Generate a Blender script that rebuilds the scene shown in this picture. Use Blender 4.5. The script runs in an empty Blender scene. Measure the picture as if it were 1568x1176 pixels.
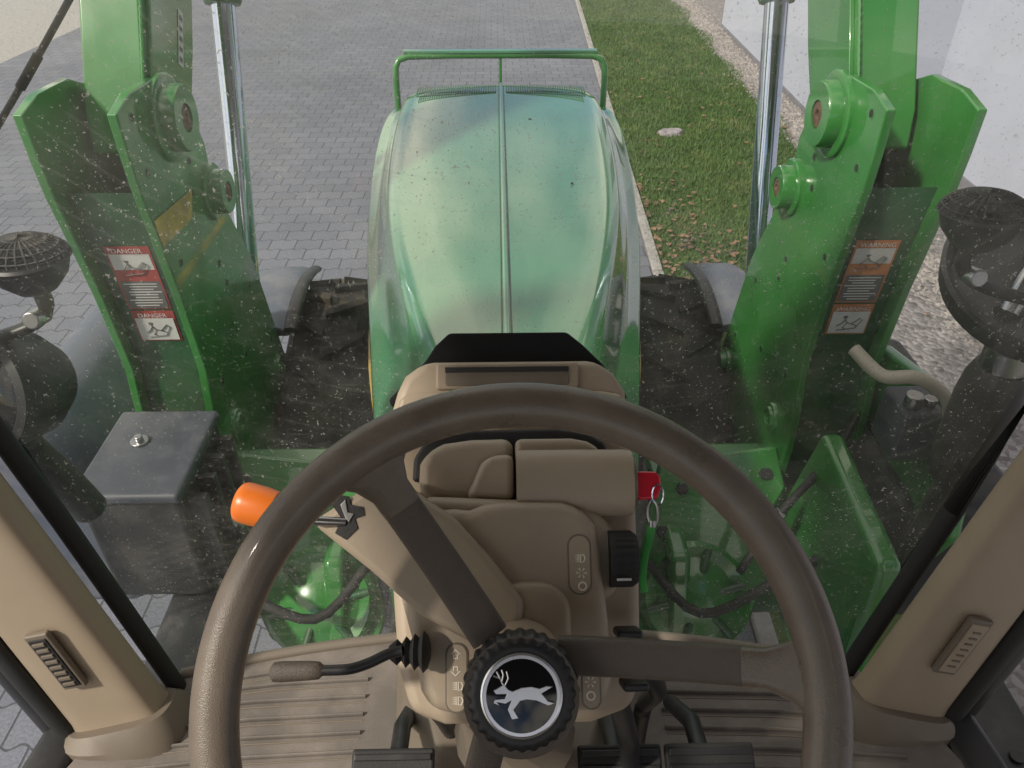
import bpy, math, random
from mathutils import Vector, Matrix
random.seed(7)
CZ=2.65
sc=bpy.context.scene
COL=sc.collection
TR=Matrix.Translation((0,0,CZ))
I4=Matrix.Identity(4)
# ---------------------------------------------------------------- helpers
def empty(name):
    o=bpy.data.objects.new(name,None); o.empty_display_size=.1; COL.objects.link(o); return o
def mesh(name,vs,fs,mat,par=None,xf=TR,bev=0,seg=3,smooth=True,sub=0,mats=None,ang=35):
    me=bpy.data.meshes.new(name)
    me.from_pydata([tuple(xf@Vector(v)) for v in vs],[],fs); me.update()
    o=bpy.data.objects.new(name,me); COL.objects.link(o)
    for m in (mats or [mat]): me.materials.append(m)
    if par: o.parent=par
    import bmesh
    b=bmesh.new(); b.from_mesh(me); bmesh.ops.recalc_face_normals(b,faces=b.faces); b.to_mesh(me); b.free()
    if smooth:
        me.polygons.foreach_set('use_smooth',[True]*len(me.polygons))
    if bev:
        m=o.modifiers.new('bev','BEVEL'); m.width=bev; m.segments=seg; m.limit_method='ANGLE'; m.angle_limit=math.radians(30); m.harden_normals=True
    elif smooth and not sub:
        me.set_sharp_from_angle(angle=math.radians(ang))
    if sub:
        m=o.modifiers.new('sub','SUBSURF'); m.levels=sub; m.render_levels=sub
    return o
def prism(name,pts,f0,f1,mat,par=None,xf=TR,**k):
    """pts 2D outline; f0,f1 map a 2D point to near / far 3D point"""
    n=len(pts); vs=[f0(*p) for p in pts]+[f1(*p) for p in pts]
    fs=[list(range(n)),list(range(2*n-1,n-1,-1))]+[[i,(i+1)%n,n+(i+1)%n,n+i] for i in range(n)]
    return mesh(name,vs,fs,mat,par,xf,**k)
def box(name,c,s,mat,par=None,xf=TR,rot=None,**k):
    R=rot or Matrix.Identity(3)
    vs=[]
    for z in(-.5,.5):
        for x,y in((-.5,-.5),(.5,-.5),(.5,.5),(-.5,.5)):
            vs.append(Vector(c)+R@Vector((x*s[0],y*s[1],z*s[2])))
    return mesh(name,vs,[[0,1,2,3],[4,5,6,7],[0,1,5,4],[1,2,6,5],[2,3,7,6],[3,0,4,7]],mat,par,xf,**k)
def sweep(name,pts,ra,rb,mat,par=None,xf=TR,up=(0,0,1),seg=16,e=1.0,closed=False,sub=0,cap=True):
    P=[Vector(p) for p in pts]; n=len(P)
    if not hasattr(ra,'__len__'): ra=[ra]*n
    if rb is None: rb=ra
    if not hasattr(rb,'__len__'): rb=[rb]*n
    vs=[];fs=[]
    for i in range(n):
        a=P[(i-1)%n] if (closed or i>0) else P[i]
        b=P[(i+1)%n] if (closed or i<n-1) else P[i]
        t=(b-a).normalized(); u=Vector(up)
        if abs(t.dot(u))>.97: u=Vector((1,0,0)) if abs(t.x)<.8 else Vector((0,1,0))
        s=t.cross(u).normalized(); u2=s.cross(t).normalized()
        for j in range(seg):
            q=2*math.pi*j/seg; cc,ss=math.cos(q),math.sin(q)
            cc=math.copysign(abs(cc)**e,cc); ss=math.copysign(abs(ss)**e,ss)
            vs.append(P[i]+s*ra[i]*cc+u2*rb[i]*ss)
    for i in range(n if closed else n-1):
        k=(i+1)%n
        for j in range(seg):
            l=(j+1)%seg; fs.append([i*seg+j,i*seg+l,k*seg+l,k*seg+j])
    if not closed and cap:
        fs.append(list(range(seg))); fs.append([(n-1)*seg+j for j in range(seg)])
    return mesh(name,vs,fs,mat,par,xf,sub=sub)
def smooth_path(pts,n=5):
    P=[Vector(p) for p in pts]; o=[]
    for i in range(len(P)-1):
        p0=P[max(i-1,0)];p1=P[i];p2=P[i+1];p3=P[min(i+2,len(P)-1)]
        for k in range(n):
            t=k/n; o.append(.5*((2*p1)+(p2-p0)*t+(2*p0-5*p1+4*p2-p3)*t*t+(3*p1-p0-3*p2+p3)*t**3))
    o.append(P[-1]); return o
def cyl(name,a,b,r,mat,par=None,xf=TR,seg=28,bev=0,r2=None):
    a=Vector(a);b=Vector(b);t=(b-a).normalized();u=Vector((0,0,1)) if abs(t.z)<.9 else Vector((1,0,0))
    s=t.cross(u).normalized();w=s.cross(t); r2=r if r2 is None else r2
    vs=[p+ (s*math.cos(2*math.pi*j/seg)+w*math.sin(2*math.pi*j/seg))*R for p,R in((a,r),(b,r2)) for j in range(seg)]
    fs=[list(range(seg)),list(range(seg,2*seg))]+[[j,(j+1)%seg,seg+(j+1)%seg,seg+j] for j in range(seg)]
    return mesh(name,vs,fs,mat,par,xf,bev=bev)
def lathe(name,prof,o,axis,mat,par=None,xf=TR,seg=48,mod=None,ang=35):
    """prof: (radius, along-axis)"""
    o=Vector(o);t=Vector(axis).normalized();u=Vector((0,0,1)) if abs(t.z)<.9 else Vector((1,0,0))
    s=t.cross(u).normalized();w=s.cross(t);vs=[];fs=[];n=len(prof)
    for i,(r,h) in enumerate(prof):
        for j in range(seg):
            q=2*math.pi*j/seg; rr=r*(mod(i,j) if mod else 1)
            vs.append(o+t*h+(s*math.cos(q)+w*math.sin(q))*rr)
    for i in range(n-1):
        for j in range(seg):
            l=(j+1)%seg; fs.append([i*seg+j,i*seg+l,(i+1)*seg+l,(i+1)*seg+j])
    if prof[0][0]>1e-4: fs.append(list(range(seg)))
    if prof[-1][0]>1e-4: fs.append([(n-1)*seg+j for j in range(seg)])
    return mesh(name,vs,fs,mat,par,xf,ang=ang)
# ---------------------------------------------------------------- materials
def newmat(name):
    m=bpy.data.materials.new(name); m.use_nodes=True; nt=m.node_tree; b=nt.nodes['Principled BSDF']; return m,nt,b
def N(nt,t,**k):
    n=nt.nodes.new(t)
    for a,v in k.items(): setattr(n,a,v)
    return n
def mat(name,col,rough=.5,metal=0,coat=0,nscale=8,namt=.15,bump=0,bscale=200,dust=None,dscale=3,dlo=.45,dhi=.75,rvar=.1,spec=.5,dmax=1):
    m,nt,b=newmat(name); L=nt.links.new
    tc=N(nt,'ShaderNodeTexCoord')
    no=N(nt,'ShaderNodeTexNoise'); no.inputs['Scale'].default_value=nscale; no.inputs['Detail'].default_value=3; L(tc.outputs['Object'],no.inputs['Vector'])
    cr=N(nt,'ShaderNodeMapRange'); L(no.outputs[0],cr.inputs[0]); cr.inputs[1].default_value=.3; cr.inputs[2].default_value=.7
    cr.inputs[3].default_value=1-namt; cr.inputs[4].default_value=1+namt
    mx=N(nt,'ShaderNodeVectorMath',operation='SCALE'); mx.inputs[0].default_value=col; L(cr.outputs[0],mx.inputs['Scale'])
    out=mx.outputs[0]
    b.inputs['Roughness'].default_value=rough
    if dust:
        n2=N(nt,'ShaderNodeTexNoise'); n2.inputs['Scale'].default_value=dscale; n2.inputs['Detail'].default_value=6; n2.inputs['Roughness'].default_value=.65; L(tc.outputs['Object'],n2.inputs['Vector'])
        r2=N(nt,'ShaderNodeMapRange'); L(n2.outputs[0],r2.inputs[0]); r2.inputs[1].default_value=dlo; r2.inputs[2].default_value=dhi; r2.inputs[4].default_value=dmax
        mm=N(nt,'ShaderNodeMix',data_type='RGBA'); L(r2.outputs[0],mm.inputs[0]); L(out,mm.inputs[6]); mm.inputs[7].default_value=(*dust,1)
        out=mm.outputs[2]
    L(out,b.inputs['Base Color'])
    rr=N(nt,'ShaderNodeMapRange'); L(no.outputs[0],rr.inputs[0]); rr.inputs[1].default_value=.3; rr.inputs[2].default_value=.7
    rr.inputs[3].default_value=max(.02,rough-rvar); rr.inputs[4].default_value=min(1,rough+rvar); L(rr.outputs[0],b.inputs['Roughness'])
    b.inputs['Metallic'].default_value=metal; b.inputs['Coat Weight'].default_value=coat; b.inputs['Coat Roughness'].default_value=.05
    b.inputs['Specular IOR Level'].default_value=spec
    if bump:
        n3=N(nt,'ShaderNodeTexNoise'); n3.inputs['Scale'].default_value=bscale; n3.inputs['Detail'].default_value=2; L(tc.outputs['Object'],n3.inputs['Vector'])
        bp=N(nt,'ShaderNodeBump'); bp.inputs['Strength'].default_value=bump; bp.inputs['Distance'].default_value=.001; L(n3.outputs[0],bp.inputs['Height']); L(bp.outputs[0],b.inputs['Normal'])
    return m
GREEN=mat('green_paint',(.030,.180,.032),.28,coat=.8,namt=.15,nscale=4,dust=(.12,.24,.09),dscale=6,dlo=.55,dhi=.9,dmax=.4)
HOODM=mat('hood_paint_pale_sheen',(.066,.222,.120),.16,coat=1,namt=.06,nscale=2,dust=(.22,.33,.19),dscale=1.6,dlo=.40,dhi=.78,dmax=.45)  # sky sheen painted into the pale base and tint, along with some dust
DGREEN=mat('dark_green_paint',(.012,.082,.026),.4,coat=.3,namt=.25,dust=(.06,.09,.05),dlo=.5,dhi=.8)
BEIGE=mat('beige_plastic',(.345,.28,.205),.42,namt=.05,bump=.25,bscale=900,dust=(.41,.35,.27),dscale=6,dlo=.5,dhi=.9,dmax=.3)
BEIGE2=mat('dark_beige_plastic',(.17,.142,.11),.5,namt=.06,bump=.3,bscale=900)
PANEL=mat('panel_plastic',(.15,.125,.095),.45,namt=.04)
WHEELM=mat('steering_wheel_rubber',(.145,.117,.091),.32,namt=.16,nscale=25,bump=.35,bscale=1200,rvar=.08,dust=(.21,.175,.14),dscale=18,dlo=.5,dhi=.8,dmax=.5,coat=.15)
SPOKEM=mat('spoke_rubber',(.092,.074,.058),.5,namt=.1,nscale=25,bump=.7,bscale=1300)
FLOORM=mat('floor_mat_rubber',(.15,.132,.115),.7,namt=.15,bump=.4,bscale=500,dust=(.25,.22,.195),dscale=8,dlo=.45,dhi=.75)
BLACK=mat('black_plastic',(.018,.018,.019),.42,namt=.2,dust=(.10,.09,.08),dscale=12,dlo=.55,dhi=.85,dmax=.4)
RUBBER=mat('black_rubber',(.02,.02,.02),.65,namt=.2,bump=.5,bscale=500)
GLOSSB=mat('gloss_black',(.006,.006,.008),.08,rvar=.02)
FELT=mat('black_felt_cowl',(.012,.012,.013),.9,bump=1,bscale=1500,spec=.2)
CHROME=mat('chrome',(.55,.61,.72),.12,metal=1,namt=.05,rvar=.05)
STEEL=mat('steel',(.42,.42,.42),.3,metal=1,namt=.1)
SILVER=mat('silver_emblem',(.7,.7,.72),.25,metal=.9)
ORANGE=mat('orange_plastic',(.72,.17,.02),.38,namt=.05)
REDP=mat('red_plastic',(.60,.008,.03),.3,coat=.4)
GSTRAP=mat('green_strap',(.05,.34,.06),.6)
YEL=mat('yellow_paint',(.60,.40,.02),.45,namt=.2,dust=(.22,.17,.10),dscale=9,dlo=.4,dhi=.7)
TYRE=mat('tyre_rubber',(.011,.011,.011),.8,namt=.3,dust=(.17,.125,.07),dscale=5,dlo=.52,dhi=.74,dmax=.5,bump=.6,bscale=80)
FEND=mat('fender_plastic',(.10,.115,.15),.45,namt=.12,dust=(.28,.27,.26),dscale=6,dlo=.5,dhi=.8,dmax=.5)
LIDM=mat('grey_box_lid',(.055,.062,.078),.5,namt=.2,dust=(.17,.165,.16),dscale=8,dlo=.5,dhi=.8,dmax=.5)
DARKG=mat('dark_metal',(.025,.027,.03),.5,namt=.3,dust=(.12,.105,.085),dscale=8,dlo=.5,dhi=.8,dmax=.6)
REFL=mat('reflection_brown',(.045,.041,.036),.5,metal=.2,namt=.3,dust=(.12,.10,.08),dscale=6,dlo=.5,dhi=.8,dmax=.8)  # brown-grey of the pillar's reflection, worn by the solid pipe
RUST=mat('rusty_pin',(.11,.06,.04),.7,namt=.5,nscale=60)
WHITE=mat('white_print',(.60,.60,.58),.6)
ICON=mat('icon_print',(.72,.66,.56),.6)
REDL=mat('red_print',(.36,.06,.055),.5)
ORL=mat('orange_print',(.48,.18,.06),.5)
GREYL=mat('grey_print',(.12,.12,.12),.6)
CREAM=mat('cream_hose',(.40,.36,.28),.5)
WALL=mat('white_render_wall',(.41,.435,.52),.85,namt=.03,nscale=3,bump=.4,bscale=120)
PLINTH=mat('grey_plinth',(.17,.17,.19),.8,bump=.4)
FLATSTONE=mat('flat_stone',(.26,.24,.25),.85,namt=.3,nscale=25,bump=.8,bscale=60)
ROOFM=mat('roof_sheet',(.16,.07,.05),.6)
CONC=mat('concrete_kerb',(.30,.29,.28),.85,namt=.2,nscale=20,bump=.6,bscale=90)
LINER=mat('roof_liner',(.22,.20,.17),.9)
def pavers():
    m,nt,b=newmat('interlocking_pavers');L=nt.links.new
    tc=N(nt,'ShaderNodeTexCoord')
    # wobble so that the joints interlock instead of running dead straight
    sx=N(nt,'ShaderNodeSeparateXYZ'); L(tc.outputs['Object'],sx.inputs[0])
    my=N(nt,'ShaderNodeMath',operation='MULTIPLY'); L(sx.outputs[0],my.inputs[0]); my.inputs[1].default_value=2*math.pi/.1
    sn=N(nt,'ShaderNodeMath',operation='SINE'); L(my.outputs[0],sn.inputs[0])
    am=N(nt,'ShaderNodeMath',operation='MULTIPLY_ADD'); L(sn.outputs[0],am.inputs[0]); am.inputs[1].default_value=.011; L(sx.outputs[1],am.inputs[2])
    cb=N(nt,'ShaderNodeCombineXYZ'); L(sx.outputs[0],cb.inputs[0]); L(am.outputs[0],cb.inputs[1])
    br=N(nt,'ShaderNodeTexBrick'); L(cb.outputs[0],br.inputs['Vector'])
    br.inputs['Scale'].default_value=1; br.inputs['Brick Width'].default_value=.20; br.inputs['Row Height'].default_value=.165
    br.inputs['Mortar Size'].default_value=.006; br.inputs['Mortar Smooth'].default_value=.6; br.offset=.5
    br.inputs['Color1'].default_value=(.132,.143,.175,1); br.inputs['Color2'].default_value=(.158,.169,.20,1); br.inputs['Mortar'].default_value=(.072,.076,.088,1)
    no=N(nt,'ShaderNodeTexNoise'); no.inputs['Scale'].default_value=.7; no.inputs['Detail'].default_value=8; no.inputs['Roughness'].default_value=.7; L(tc.outputs['Object'],no.inputs['Vector'])
    mr=N(nt,'ShaderNodeMapRange'); L(no.outputs[0],mr.inputs[0]); mr.inputs[1].default_value=.3;mr.inputs[2].default_value=.7;mr.inputs[3].default_value=.85;mr.inputs[4].default_value=1.15
    v=N(nt,'ShaderNodeVectorMath',operation='SCALE'); L(br.outputs[0],v.inputs[0]); L(mr.outputs[0],v.inputs['Scale'])
    n2=N(nt,'ShaderNodeTexNoise'); n2.inputs['Scale'].default_value=90; n2.inputs['Detail'].default_value=3; L(tc.outputs['Object'],n2.inputs['Vector'])
    m2=N(nt,'ShaderNodeMapRange'); L(n2.outputs[0],m2.inputs[0]); m2.inputs[1].default_value=.3;m2.inputs[2].default_value=.7;m2.inputs[3].default_value=.8;m2.inputs[4].default_value=1.2
    v2=N(nt,'ShaderNodeVectorMath',operation='SCALE'); L(v.outputs[0],v2.inputs[0]); L(m2.outputs[0],v2.inputs['Scale'])
    L(v2.outputs[0],b.inputs['Base Color']); b.inputs['Roughness'].default_value=.85
    bp=N(nt,'ShaderNodeBump'); bp.inputs['Strength'].default_value=.6; bp.inputs['Distance'].default_value=.006; bp.invert=True; L(br.outputs['Fac'],bp.inputs['Height']); L(bp.outputs[0],b.inputs['Normal'])
    return m
PAVE=pavers()
GRASSB=mat('grass_soil',(.05,.09,.02),.95,nscale=2.5,namt=.4,dust=(.12,.10,.05),dscale=6,dlo=.5,dhi=.75,dmax=.5,bump=1,bscale=60)
GROUNDM=mat('far_ground',(.16,.16,.13),.95,nscale=.5,namt=.3)
def blade_mat():
    m,nt,b=newmat('grass_blades');L=nt.links.new
    tc=N(nt,'ShaderNodeTexCoord'); no=N(nt,'ShaderNodeTexNoise'); no.inputs['Scale'].default_value=2.2; no.inputs['Detail'].default_value=8; no.inputs['Roughness'].default_value=.75; L(tc.outputs['Object'],no.inputs['Vector'])
    r=N(nt,'ShaderNodeValToRGB'); L(no.outputs[0],r.inputs[0]); e=r.color_ramp.elements
    e[0].position=.33;e[0].color=(.05,.11,.026,1);e[1].position=.72;e[1].color=(.21,.20,.09,1)
    x=e.new(.54);x.color=(.09,.16,.04,1)
    L(r.outputs[0],b.inputs['Base Color']); b.inputs['Roughness'].default_value=.7
    return m
BLADE=blade_mat()
def gravel_mat():
    m,nt,b=newmat('gravel_stones');L=nt.links.new
    tc=N(nt,'ShaderNodeTexCoord'); vo=N(nt,'ShaderNodeTexVoronoi'); vo.inputs['Scale'].default_value=28; L(tc.outputs['Object'],vo.inputs['Vector'])
    r=N(nt,'ShaderNodeValToRGB'); L(vo.outputs['Color'],r.inputs[0]); e=r.color_ramp.elements
    e[0].color=(.10,.09,.088,1);e[1].color=(.29,.275,.28,1)
    L(r.outputs[0],b.inputs['Base Color']); b.inputs['Roughness'].default_value=.85
    bp=N(nt,'ShaderNodeBump'); bp.invert=True; bp.inputs['Distance'].default_value=.02; L(vo.outputs['Distance'],bp.inputs['Height']); L(bp.outputs[0],b.inputs['Normal'])
    return m
GRAVEL=gravel_mat()
def glass_mat():
    m=bpy.data.materials.new('dusty_glass'); m.use_nodes=True; nt=m.node_tree; nt.nodes.clear(); L=nt.links.new
    out=N(nt,'ShaderNodeOutputMaterial'); tr=N(nt,'ShaderNodeBsdfTransparent'); tr.inputs[0].default_value=(.95,.97,.95,1)
    gl=N(nt,'ShaderNodeBsdfGlossy'); gl.inputs['Roughness'].default_value=.015
    lw=N(nt,'ShaderNodeLayerWeight'); pw=N(nt,'ShaderNodeMath',operation='POWER'); L(lw.outputs['Facing'],pw.inputs[0]); pw.inputs[1].default_value=4
    ma=N(nt,'ShaderNodeMath',operation='MULTIPLY_ADD'); L(pw.outputs[0],ma.inputs[0]); ma.inputs[1].default_value=.6; ma.inputs[2].default_value=.05
    m1=N(nt,'ShaderNodeMixShader'); L(ma.outputs[0],m1.inputs[0]); L(tr.outputs[0],m1.inputs[1]); L(gl.outputs[0],m1.inputs[2])
    tc=N(nt,'ShaderNodeTexCoord')
    def noise(sc_,det,lo,hi,amt,stretch=None):
        n=N(nt,'ShaderNodeTexNoise'); n.inputs['Scale'].default_value=sc_; n.inputs['Detail'].default_value=det; n.inputs['Roughness'].default_value=.7
        if stretch:
            mp=N(nt,'ShaderNodeMapping'); mp.inputs['Scale'].default_value=stretch[0]; mp.inputs['Rotation'].default_value=stretch[1]; L(tc.outputs['Object'],mp.inputs[0]); L(mp.outputs[0],n.inputs['Vector'])
        else: L(tc.outputs['Object'],n.inputs['Vector'])
        r=N(nt,'ShaderNodeMapRange'); L(n.outputs[0],r.inputs[0]); r.inputs[1].default_value=lo; r.inputs[2].default_value=hi; r.inputs[3].default_value=0; r.inputs[4].default_value=amt; return r.outputs[0]
    a=noise(3.5,8,.40,.75,.20)
    b=noise(210,2,.62,.70,.75)
    c=noise(5,3,.60,.72,.06,((1,26,26),(0,.5,.9)))
    mp=N(nt,'ShaderNodeMapping'); mp.inputs['Location'].default_value=(0,-.9,-2.9); L(tc.outputs['Object'],mp.inputs[0])
    wv=N(nt,'ShaderNodeTexWave',wave_type='RINGS',rings_direction='SPHERICAL'); wv.inputs['Scale'].default_value=9; wv.inputs['Distortion'].default_value=1.0; wv.inputs['Detail'].default_value=2; wv.inputs['Detail Scale'].default_value=2; L(mp.outputs[0],wv.inputs[0])
    wr=N(nt,'ShaderNodeMapRange'); L(wv.outputs['Fac'],wr.inputs[0]); wr.inputs[1].default_value=.95; wr.inputs[2].default_value=1; wr.inputs[4].default_value=.7
    wm=N(nt,'ShaderNodeMath',operation='MULTIPLY'); L(wr.outputs[0],wm.inputs[0]); L(a,wm.inputs[1])
    # specks cluster where the film is thicker
    sm=N(nt,'ShaderNodeMath',operation='MULTIPLY_ADD'); L(a,sm.inputs[0]); sm.inputs[1].default_value=6; sm.inputs[2].default_value=.25
    bm=N(nt,'ShaderNodeMath',operation='MULTIPLY'); L(sm.outputs[0],bm.inputs[0]); L(b,bm.inputs[1])
    def add(x,y):
        q=N(nt,'ShaderNodeMath',operation='ADD'); L(x,q.inputs[0]); 
        if isinstance(y,float): q.inputs[1].default_value=y
        else: L(y,q.inputs[1])
        return q.outputs[0]
    f=add(add(add(add(a,bm.outputs[0]),c),wm.outputs[0]),.022)
    df=N(nt,'ShaderNodeBsdfDiffuse'); df.inputs[0].default_value=(.60,.59,.54,1)
    tl=N(nt,'ShaderNodeBsdfTranslucent'); tl.inputs[0].default_value=(.60,.59,.54,1)
    md=N(nt,'ShaderNodeMixShader'); L(df.outputs[0],md.inputs[1]); L(tl.outputs[0],md.inputs[2]); md.inputs[0].default_value=.5
    m2=N(nt,'ShaderNodeMixShader'); L(f,m2.inputs[0]); L(m1.outputs[0],m2.inputs[1]); L(md.outputs[0],m2.inputs[2]); L(m2.outputs[0],out.inputs[0])
    return m
GLASS=glass_mat()
# ---------------------------------------------------------------- setting
def road(x,y): return x+.032*y
def sheet(name,x0,x1,y0,y1,z,m,n=1):
    vs=[(road(x0,y0),y0,z),(road(x1,y0),y0,z),(road(x1,y1),y1,z),(road(x0,y1),y1,z)]
    return mesh(name,vs,[[0,1,2,3]],m,None,I4,smooth=False)
mesh('ground',[(-400,-400,-.02),(400,-400,-.02),(400,400,-.02),(-400,400,-.02)],[[0,1,2,3]],GROUNDM,None,I4,smooth=False)
sheet('paved_road',-7.2,.94,-12,60,0,PAVE)
sheet('roof_reflection_ground',-30,-7.2,-12,60,-.006,CONC)  # pale sheet painted in for a roof's reflection on the glass
k=empty('kerb')
for i in range(60):
    y=-8+i*1.0
    mesh('kerb_stone_%d'%i,[(road(x,yy),yy+d,z) for z in(-.1,.03) for x,yy,d in((.945,y,.006),(1.02,y,.006),(1.02,y+1,-.006),(.945,y+1,-.006))],
        [[0,1,2,3],[4,5,6,7],[0,1,5,4],[1,2,6,5],[2,3,7,6],[3,0,4,7]],CONC,k,I4,bev=.008,seg=2)
sheet('grass_verge',1.02,2.74,-10,50,.004,GRASSB)
vs=[];fs=[]
for i in range(110000):
    y=3.2+ (random.random()**1.35)*15; x=random.uniform(.98,2.80+.12*math.sin(y*3.1)*random.random())
    if y<5.0 and x>1.75+.1*math.sin(y*5): continue
    h=random.uniform(.018,.05); w=random.uniform(.003,.007); a=random.uniform(0,6.28); l=random.uniform(0,.04); b=random.uniform(0,6.28)
    X=road(x,y); n=len(vs)
    vs+=[(X-w*math.cos(a),y-w*math.sin(a),.004),(X+w*math.cos(a),y+w*math.sin(a),.004),(X+l*math.cos(b),y+l*math.sin(b),.004+h)]
    fs.append((n,n+1,n+2))
me=bpy.data.meshes.new('grass'); me.from_pydata(vs,[],fs); me.materials.append(BLADE); o=bpy.data.objects.new('grass',me); COL.objects.link(o)
LEAF=mat('fallen_leaf',(.19,.115,.075),.8,namt=.5,nscale=7)
vs=[];fs=[]
cl=[(1.35,5.2,.22,.35,180),(1.25,6.3,.15,.4,50),(1.8,7,.7,2.5,60),(1.7,11,.6,3,40),(2.6,8.5,.2,2,50)]
for cx,cy,sx,sy,nn in cl:
    for i in range(nn):
        x=min(2.8,max(1.04,random.gauss(cx,sx))); y=random.gauss(cy,sy); r=random.uniform(.012,.034); a=random.uniform(0,6.28); X=road(x,y); z=random.uniform(.025,.045); n=len(vs)
        for j,q in enumerate((1,.6,.9,.6,1,.55)):
            an=a+j*math.pi/3; vs.append((X+r*q*math.cos(an),y+r*q*math.sin(an),z+random.uniform(-.008,.012)))
        fs.append(tuple(range(n,n+6)))
me=bpy.data.meshes.new('fallen_leaves'); me.from_pydata(vs,[],fs); me.materials.append(LEAF); o=bpy.data.objects.new('fallen_leaves',me); COL.objects.link(o)
# irregular flat stone lying in the grass
fo=[(.15,.02),(.11,.09),(.02,.11),(-.08,.10),(-.15,.03),(-.12,-.07),(-.03,-.10),(.09,-.08)]
prism('flat_stone',fo,lambda a,b:(road(1.55,8.1)+a,8.1+b,.004),lambda a,b:(road(1.55,8.1)+a*.85,8.1+b*.85,.045+.05*a),FLATSTONE,None,I4,bev=.01)
sheet('gravel_strip',2.74,4.2,-10,50,.008,GRAVEL)
sheet('gravel_bed',1.75,2.74,-10,5.0,.012,GRAVEL)
STONE=mat('pebble',(.28,.255,.24),.85,namt=.4,nscale=15)
vs=[];fs=[]
for i in range(5000):
    y=3+random.random()*15; x=random.gauss(2.98,.12) if random.random()<.7 else random.uniform(2.72,3.18)
    r=random.uniform(.01,.026); X=road(x,y); n=len(vs); a=random.uniform(0,3)
    for dx,dy,dz in((1,0,0),(0,1,0),(-1,0,0),(0,-1,0),(0,0,.8)):
        vs.append((X+r*(dx*math.cos(a)-dy*math.sin(a))*random.uniform(.7,1.3),y+r*(dx*math.sin(a)+dy*math.cos(a)),.008+r*dz))
    fs+=[(n,n+1,n+4),(n+1,n+2,n+4),(n+2,n+3,n+4),(n+3,n,n+4)]
me=bpy.data.meshes.new('pebbles'); me.from_pydata(vs,[],fs); me.materials.append(STONE); o=bpy.data.objects.new('pebbles',me); COL.objects.link(o)
bd=empty('white_building')
def rbox(name,x0,x1,y0,y1,z0,z1,m):
    v=[(road(x,y),y,z) for z in(z0,z1) for x,y in((x0,y0),(x1,y0),(x1,y1),(x0,y1))]
    return mesh(name,v,[[0,1,2,3],[4,5,6,7],[0,1,5,4],[1,2,6,5],[2,3,7,6],[3,0,4,7]],m,bd,I4,smooth=False)
rbox('wall_wing',3.19,12,7.6,13.4,0,4.2,WALL)
rbox('wall_main',3.98,12,-9,7.6,0,4.2,WALL)
rbox('plinth_wing',3.17,3.19,7.6,13.4,0,.06,PLINTH)
rbox('plinth_main',3.955,3.98,-9,7.58,0,.08,PLINTH)
rbox('roof',2.9,12.3,-9.3,13.7,4.2,4.4,ROOFM)
for i,y in enumerate((-5,-1,3)):
    rbox('window_frame_%d'%i,3.95,3.978,y,y+1.5,2.0,3.3,WHITE); rbox('window_pane_%d'%i,3.94,3.949,y+.08,y+1.42,2.08,3.22,GLOSSB)
for i,y in enumerate((8.6,11)):
    rbox('window_frame_w%d'%i,3.16,3.188,y,y+1.4,1.9,3.3,WHITE); rbox('window_pane_w%d'%i,3.15,3.159,y+.08,y+1.32,1.98,3.22,GLOSSB)
cyl('downpipe',(road(3.92,5.6),5.6,0),(road(3.92,5.6),5.6,4.2),.04,WHITE,bd,I4)

# ---------------------------------------------------------------- tractor body
T=empty('tractor')
st=[(1.0,.12,.24,-1.16,.25),(1.2,.155,.275,-1.15,.28),(1.4,.20,.31,-1.13,.31),(1.75,.275,.36,-1.09,.375),(2.08,.33,.41,-1.04,.42),(2.45,.362,.445,-1.0,.44),(2.8,.378,.465,-.97,.455),(3.05,.38,.465,-.95,.455),(3.2,.37,.45,-.94,.445)]
def row(y,cx,sx,sz,top,low,lx):
    h=[(0,top+.012),(.06,top+.010),(cx*.6,top+.003),(cx*.92,top-.008),(cx+.004,top-.030),(cx*.55+sx*.45,(top+sz)/2-.045),(sx,sz),(sx+.008,sz-.05),(lx,low+.12),(lx,low)]
    return [(-x,y,z) for x,z in reversed(h[1:])]+[(x,y,z) for x,z in h]
R=[row(y,c,s,z,-.85,-1.55,lx) for y,c,s,z,lx in st]
R+= [row(3.30,.352,.43,-.955,-.875,-1.55,.43),row(3.38,.32,.40,-1.0,-.93,-1.55,.41),row(3.42,.29,.37,-1.1,-1.04,-1.55,.39)]
m_=len(R[0]); V=[p for r in R for p in r]
F=[[i*m_+j,i*m_+j+1,(i+1)*m_+j+1,(i+1)*m_+j] for i in range(len(R)-1) for j in range(m_-1)]
F.append([(len(R)-1)*m_+j for j in range(m_)]); F.append([j for j in range(m_)])
hd=mesh('hood',V,F,HOODM,T,sub=3)
cr=hd.data.attributes.new('crease_edge','FLOAT','EDGE')
for e in hd.data.edges:
    a,b=e.vertices
    if a%m_==b%m_:
        if a%m_ in (5,m_-6): cr.data[e.index].value=.85
        if a%m_ in (3,m_-4): cr.data[e.index].value=.6
        if a%m_ in (4,m_-5): cr.data[e.index].value=.35
sweep('hood_centre_rib',[(0,1.05,-.835),(0,1.6,-.835),(0,2.4,-.835),(0,3.1,-.835),(0,3.2,-.839)],.006,.005,HOODM,T,e=.5)
for sx_ in(-.010,.010): sweep('hood_rib_gap',[(sx_,1.05,-.8385),(sx_,2.4,-.8385),(sx_,3.16,-.839)],.0018,.0016,DGREEN,T)
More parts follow.
